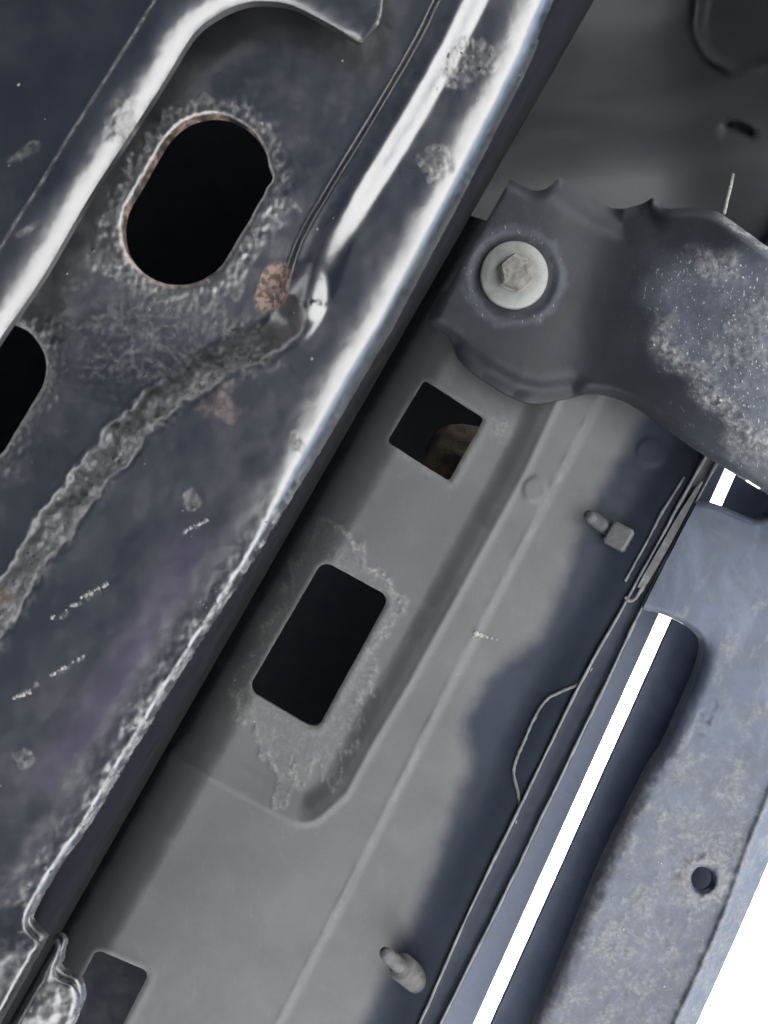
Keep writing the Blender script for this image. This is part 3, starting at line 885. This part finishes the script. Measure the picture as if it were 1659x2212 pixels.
# ------------------------------------------------------------------ dark plastic shield with the bolt (upper right)
SH_TOP = [(1087, 380), (1117, 394), (1150, 411), (1176, 409), (1196, 396), (1212, 385), (1245, 404), (1282, 428), (1325, 450), (1370, 446), (1395, 436), (1411, 428), (1425, 442), (1442, 450), (1505, 449), (1550, 458), (1596, 488), (1640, 520), (1700, 566), (1850, 700), (2150, 1000)]
SH_BOT = [(2150, 1420), (1900, 1230), (1760, 1135), (1655, 1062), (1590, 1022), (1535, 988), (1480, 952), (1405, 898), (1345, 863), (1280, 850), (1212, 864), (1155, 872), (1112, 860), (1055, 828), (1005, 790), (985, 762), (978, 738), (962, 718), (935, 702), (924, 688)]
SH_POLY = np.vstack([curve(SH_TOP, 5), curve(SH_BOT, 5), [(930, 676), (975, 580), (1015, 508), (1045, 450)]])
BOLT = (1110.0, 596.0)
def sd_shield(x, y):
    return sdf_poly(x, y, SH_POLY) + 1.3 * fbm(x, y, 24, 3, 701)
def shield_depth(x, y):
    s = -sdf_poly(x, y, SH_POLY)
    d = 0.3000 - 0.022 * sstep(1240, 1760, x + .25 * (y - 700)) 
    d = d + 0.0045 * np.clip(1 - s / 26.0, 0, 1) ** 2
    fold = d_line(x, y, [(985, 752), (1050, 802), (1115, 838), (1165, 850), (1230, 842)])
    d = d + 0.0060 * np.exp(-(fold / 24.0) ** 2)
    notch = d_line(x, y, [(1222, 402), (1290, 452), (1345, 478), (1400, 462)])
    d = d + 0.0065 * np.exp(-(notch / 28.0) ** 2)
    rb = np.hypot(x - BOLT[0], y - BOLT[1])
    d = d + 0.0008 * sstep(100, 82, rb) - 0.0002 * np.exp(-((rb - 100) / 7.0) ** 2)
    valley = d_line(x, y, [(1290, 470), (1270, 620), (1235, 800)])
    d = d + 0.0020 * np.exp(-(valley / 80.0) ** 2)
    d = d - 0.0008 * shield_mud(x, y) * (.3 + ridged(x, y, 22, 3, 711))
    d = d + .0004 * fbm(x, y, 150, 3, 712)
    return d
MUD1 = curve([(1395, 640), (1420, 690), (1412, 745), (1450, 790), (1490, 810), (1500, 850), (1530, 880), (1570, 910), (1640, 960)], 6)
@memo
def shield_mud(x, y):
    n = fbm(x, y, 46, 4, 721); rg = ridged(x, y, 26, 3, 722)
    streak = ridged(x * .5 + y * .3, y * 1.2 - x * .3, 16, 2, 723)
    rim = sstep(36, 4, d_line(x - 18, y + 6, MUD1) + 16 * n) * np.clip(.25 + .9 * streak, 0, 1) * sstep(650, 740, y)
    b1 = sstep(150, 60, np.hypot((x - 1690) * .75, y - 740) + 110 * n) * (.15 + .5 * rg)
    b2 = sstep(60, 20, np.hypot((x - 1545) * .8, (y - 575) * 1.2) + 50 * n) * .6
    b3 = sstep(70, 10, np.hypot((x - 1640) * .6, (y - 960)) + 60 * n) * .5
    top = sstep(14, 4, d_line(x, y, [(1555, 462), (1596, 489), (1660, 534), (1750, 610)]) + 8 * n) * sstep(1530, 1580, x) * .9
    return np.clip(np.maximum.reduce([rim, b1, b2, b3, top]), 0, 1)
def shield_dust(x, y):
    n = fbm(x, y, 90, 4, 731)
    pm = np.vstack([MUD1, [(2200, 1300), (2200, 560), (1560, 540), (1450, 560)]])
    inside = sstep(40, -60, sdf_poly(x, y, pm) + 40 * n)
    low = .35 * sstep(1380, 1640, x) * sstep(760, 900, y)
    bolt = .3 * sstep(20, 4, np.abs(np.hypot(x - BOLT[0], y - BOLT[1]) - 100) + 16 * fbm(x, y, 30, 3, 732))
    return np.clip(np.maximum(np.maximum(inside * (.9 + .5 * n), low), bolt), 0, 1)
sh_root = at(1200, 620, 0.30)
SHT = thing("splash_shield", tuple(sh_root), "dark plastic splash shield with wavy edges held by a zinc bolt, muddy right end", "splash shield")
sheet("shield_panel", SHT, SHIELD, (-1560, 220, -120, 1300), 4.4, sd_shield, shield_depth, 0.0024, {"dirt": shield_dust, "mud": shield_mud})
bc = at(BOLT[0], BOLT[1], 0.3005)
px = SPX * 0.2985
bolt = lathe("washer", [(73 * px, 0), (74 * px, .0005), (73 * px, .0016), (70 * px, .0020), (50 * px, .0023), (42 * px, .0023)], bc, ZINC, SHT, 64)
hexr = lambda a: 1 / max(math.cos(((a + .35) % (math.pi / 3)) - math.pi / 6), .80) * .90
hr = 37 * px
head = lathe("hex_head", [(hr * 1.12, 0), (hr * 1.12, .0006), (hr * 1.02, .0011), (hr * 1.0, .0046), (hr * .90, .0056), (hr * .60, .0058), (hr * .2, .0055)], bc + np.array([0, 0, -.0022]), DULLZ, bolt, 60, None, hexr, .0)
head.data.polygons.foreach_set('use_smooth', np.zeros(len(head.data.polygons), bool))
X, Y, D, S = scatter_on(1500, lambda x, y: np.clip(shield_dust(x, y) * .5 - .12, 0, 1) * (sd_shield(x, y) < -8), (1380, 1760, 520, 1050), shield_depth, 21, .00010, .00038, power=3)
grains("dust_speck", SHT, CRUMB, X, Y, D, S, 22)
X, Y, D, S = scatter_on(1500, lambda x, y: np.clip(shield_mud(x, y) - .45, 0, 1) * (sd_shield(x, y) < -6), (1380, 1760, 450, 1050), shield_depth, 23, .00016, .00055, power=3)
grains("mud_crumb", SHT, CRUMB, X, Y, D, S, 24)

# ------------------------------------------------------------------ running board on the right
def strip_l(y): return 1422 - .4535 * (y - 1330)
SLOT1 = np.vstack([curve([(1340, 1306), (1370, 1313), (1402, 1320), (1440, 1331), (1478, 1349), (1504, 1370), (1513, 1396), (1500, 1450), (1467, 1526), (1434, 1600), (1392, 1668), (1329, 1795), (1294, 1870), (1259, 1955), (1226, 2035), (1200, 2100), (1168, 2166), (1140, 2230), (1040, 2460)], 6), [(700, 2500), (880, 2216), (1150, 1690), (1280, 1400)]])
SLOT2 = [(1500, 960), (1545, 968), (1672, 1040), (1668, 1090), (1652, 1116), (1630, 1122), (1600, 1110), (1565, 1095), (1530, 1083), (1490, 1080), (1470, 1040)]
BHOLE = (1517, 1899)
OUTER = curve([(2150, 620), (1960, 1130), (1800, 1530), (1659, 1865), (1585, 2035), (1505, 2212), (1390, 2460)], 6)
INCR = curve([(2095, 620), (1905, 1110), (1745, 1510), (1657, 1731), (1620, 1822), (1565, 1975), (1520, 2080), (1460, 2212), (1345, 2460)], 6)
BOARD_POLY = np.vstack([FL_R + np.array([3, 0]), OUTER[::-1]])
def sd_board(x, y):
    s = sdf_poly(x, y, BOARD_POLY)
    h = np.minimum(np.minimum(sdf_poly(x, y, SLOT1), sdf_round(x, y, SLOT2, 10)), np.hypot((x - BHOLE[0]) * 1.12, y - BHOLE[1]) - 27 + 1.5 * fbm(x, y, 20, 2, 801))
    return np.maximum(s + .8 * fbm(x, y, 26, 3, 802), -(h + .8 * fbm(x, y, 22, 3, 803)))
MARKS = [[(1530, 1508), (1542, 1512), (1547, 1522), (1540, 1532)], [(1512, 1540), (1528, 1538), (1536, 1548), (1530, 1558), (1514, 1552), (1512, 1542)], [(1497, 1577), (1515, 1588)], [(1512, 1555), (1530, 1562)]]
def board_depth(x, y):
    d = 0.3110 + 0 * x
    s1 = sdf_poly(x, y, SLOT1)
    d = d + 0.0060 * np.clip(1 - s1 / 46.0, 0, 1) ** 2 * sstep(1340, 1420, y)
    d = d + 0.0030 * np.clip(1 - s1 / 12.0, 0, 1) ** 2
    s2 = sdf_round(x, y, SLOT2, 10)
    d = d + 0.0030 * np.clip(1 - s2 / 12.0, 0, 1) ** 2
    bulge = np.exp(-((q_rail(x, y) - 900) / 220.0) ** 2)
    d = d - 0.006 * bulge
    oc = sdf_poly(x, y, np.vstack([INCR, [(3000, 2460), (3000, 620)]]))
    d = d + 0.0120 * np.clip(-oc / 50.0, 0, 1.4) - .0012 * np.exp(-(oc / 8.0) ** 2)
    rb = np.hypot(x - BHOLE[0], y - BHOLE[1])
    d = d - .0010 * np.exp(-((rb - 40) / 12.0) ** 2) * (.6 + fbm(x, y, 24, 3, 811)) + .002 * np.clip(1 - (rb - 26) / 8, 0, 1) ** 2
    for mk in MARKS:
        d = d + .0006 * sstep(5, 1.5, d_line(x, y, mk))
    d = d - .0008 * board_dirt_lit_rim(x, y) * np.clip(fbm(x, y, 30, 4, 812) + .1, -.2, 1) - .00025 * board_pale(x, y)
    d = d + .0006 * fbm(x, y, 180, 3, 813)
    return d
@memo
def board_dirt_lit_rim(x, y):
    n = fbm(x, y, 90, 5, 821); nf = fbm(x, y, 24, 4, 822)
    base = sstep(1480, 1860, y + 140 * n - .1 * (x - 1500)) * np.clip(.75 + .9 * nf, .2, 1)
    ring = sstep(26, 6, np.abs(np.hypot((x - 1517), (y - 1899)) - 46) + 18 * nf) * .95
    up = .35 * sstep(.05, .35, fbm(x * 1.3, y * .6, 50, 4, 823)) * sstep(1250, 1400, y)
    s1 = sdf_poly(x, y, SLOT1)
    lit_rim = .9 * sstep(9, 2, s1) * sstep(1420, 1380, y)  # slot-end rim lit through the gap, painted in as a pale line
    fr = .9 * sstep(22, 4, s1 + 12 * nf) * sstep(1560, 1680, y)
    return np.clip(np.maximum.reduce([base * .85, ring, up, fr, lit_rim]), 0, 1)
def board_clean(x, y):
    return .3 * sstep(140, 20, np.hypot((x - 1480) * .9, y - 1200) + 40 * fbm(x, y, 60, 3, 824))
def board_pale(x, y):
    n = fbm(x, y, 60, 5, 861); nf = fbm(x, y, 20, 4, 862)
    rr = np.hypot(x - BHOLE[0], y - BHOLE[1])
    ring = sstep(30, 6, np.abs(rr - 44) + 40 * nf) * sstep(24, 30, rr)
    s1 = sdf_poly(x, y, SLOT1)
    fr = sstep(34, 6, s1 + 60 * n) * sstep(1560, 1680, y)
    fl = sstep(.08, .40, n + .35 * nf) * sstep(1380, 1750, y) * .75
    cr_ = .8 * sstep(9, 2, d_line(x, y, INCR) + 8 * nf) * sstep(1650, 1760, y)
    st = sstep(.24, .36, fbm(x * .9 + y * .5, y * .25 - x * .1, 34, 4, 863)) * sstep(1150, 1300, y) * .5
    return np.clip(np.maximum.reduce([ring, fr, fl, cr_, st]), 0, 1)
rb_root = at(1560, 1600, 0.29)
RBT = thing("running_board", tuple(rb_root), "blue-grey dusty running board underside with long bright slot and round drain hole, right edge", "running board")
sheet("board_panel", RBT, BOARD, (-760, 1560, 280, 1300), 4.4, sd_board, board_depth, 0.0020, {"dirt": board_dirt_lit_rim, "clean": board_clean, "pale": board_pale})
# tread above the slots, one edge of the daylight gap
ys = np.array([300, 2600.0])
TR_P = [(strip_l(700) + 31, 700), (2060, 700), (1890, 1130), (1730, 1530), (1590, 1865), (1515, 2035), (1435, 2212), (1280, 2600), (strip_l(2600) + 43, 2600)]
def tread_depth(x, y): return 0.335 + 0.00 * x - .006 * sstep(30, 140, (x - strip_l(y)))
sheet("tread_plate", RBT, DARKP, (-900, 1640, 150, 1350), 14, lambda x, y: sdf_poly(x, y, TR_P) + .5 * fbm(x, y, 30, 2, 831), tread_depth, 0.0022)
X, Y, D, S = scatter_on(3000, lambda x, y: np.clip(board_dirt_lit_rim(x, y) - .5, 0, 1) * (sd_board(x, y) < -8) * np.clip(.1 + 2 * fbm(x, y, 50, 3, 841), 0, 1), (1100, 1680, 1350, 2240), board_depth, 31, .00012, .00050, power=3)
grains("dirt_crumb", RBT, CRUMB, X, Y, D, S, 32)

# ------------------------------------------------------------------ painted rocker and car body above
BODYT = thing("car_body", (0.0, 0.0, CAM_Z + .34), "dark painted car body above, seen as the inner edge of the bright gap", "car body")
RK_P = np.vstack([FL_L[::-1] + np.array([0, 0]), [(1745 + 40, 560)], [(strip_l(600), 600), (strip_l(2600), 2600)]])
sheet("rocker_skin", BODYT, DARKP, (-1000, 1640, 150, 800), 12, lambda x, y: sdf_poly(x, y, [(1580, 700), (strip_l(700), 700), (strip_l(2600), 2600), (560, 2600), (800, 2350), (1240, 1400), (1560, 860)]) + .4 * fbm(x, y, 30, 2, 851), lambda x, y: .336 + 0 * x, 0.004)
pl = np.array([(strip_l(t) - 6, t) for t in np.linspace(-1600, 4200, 30)])
wall_strip("body_side", pl, 0.3405, 1.35, -0.02, BODY, BODYT)
box_mesh("floor_pan", (-1.9, -1.75, CAM_Z + .50), (1.9, .045, CAM_Z + .52), INNER, BODYT)

# ------------------------------------------------------------------ wheel arch behind the shield
def arch_depth(x, y):
    d = .365 + 0 * x
    d = d + .11 * sstep(400, 40, y + .10 * (x - 1300)) 
    d = d + .012 * np.exp(-(((x - 1430) / 130) ** 2 + ((y - 150) / 200) ** 2))
    d = d - .02 * sstep(1420, 1750, x)
    pk = sdf_poly(x, y, curve([(1520, -200), (1508, 0), (1503, 60), (1516, 100), (1546, 136), (1620, 150), (1760, 60), (1900, -200)], 5))
    d = d + .010 * sstep(0, -22, pk) - .004 * np.exp(-((pk - 3) / 6.0) ** 2)
    pl = sdf_round(x, y, [(1555, 264), (1590, 264), (1632, 286), (1628, 302), (1556, 300)], 6)
    d = d + .006 * sstep(2, -8, pl)
    return d
AR = sheet("wheel_arch_liner", None, ARCH, (-1700, -150, -450, 1100), 9, lambda x, y: sdf_poly(x, y, [(900, 760), (980, -700), (2500, -700), (2500, 1000), (1700, 900), (1300, 700)]), arch_depth, 0.003)
tag(AR, "smooth dark wheel arch liner far behind the splash shield, upper right", "arch liner")
wt = at(np.array([1583., 1577., 1570., 1564.]), np.array([378., 405., 434., 460.]), np.array([.345, .338, .33, .322]))
o = tube("wire_tie", wt, .00075, CRUMB, None, 8, .2, 3)
tag(o, "thin pale wire tie standing above the shield's curved edge", "wire tie")
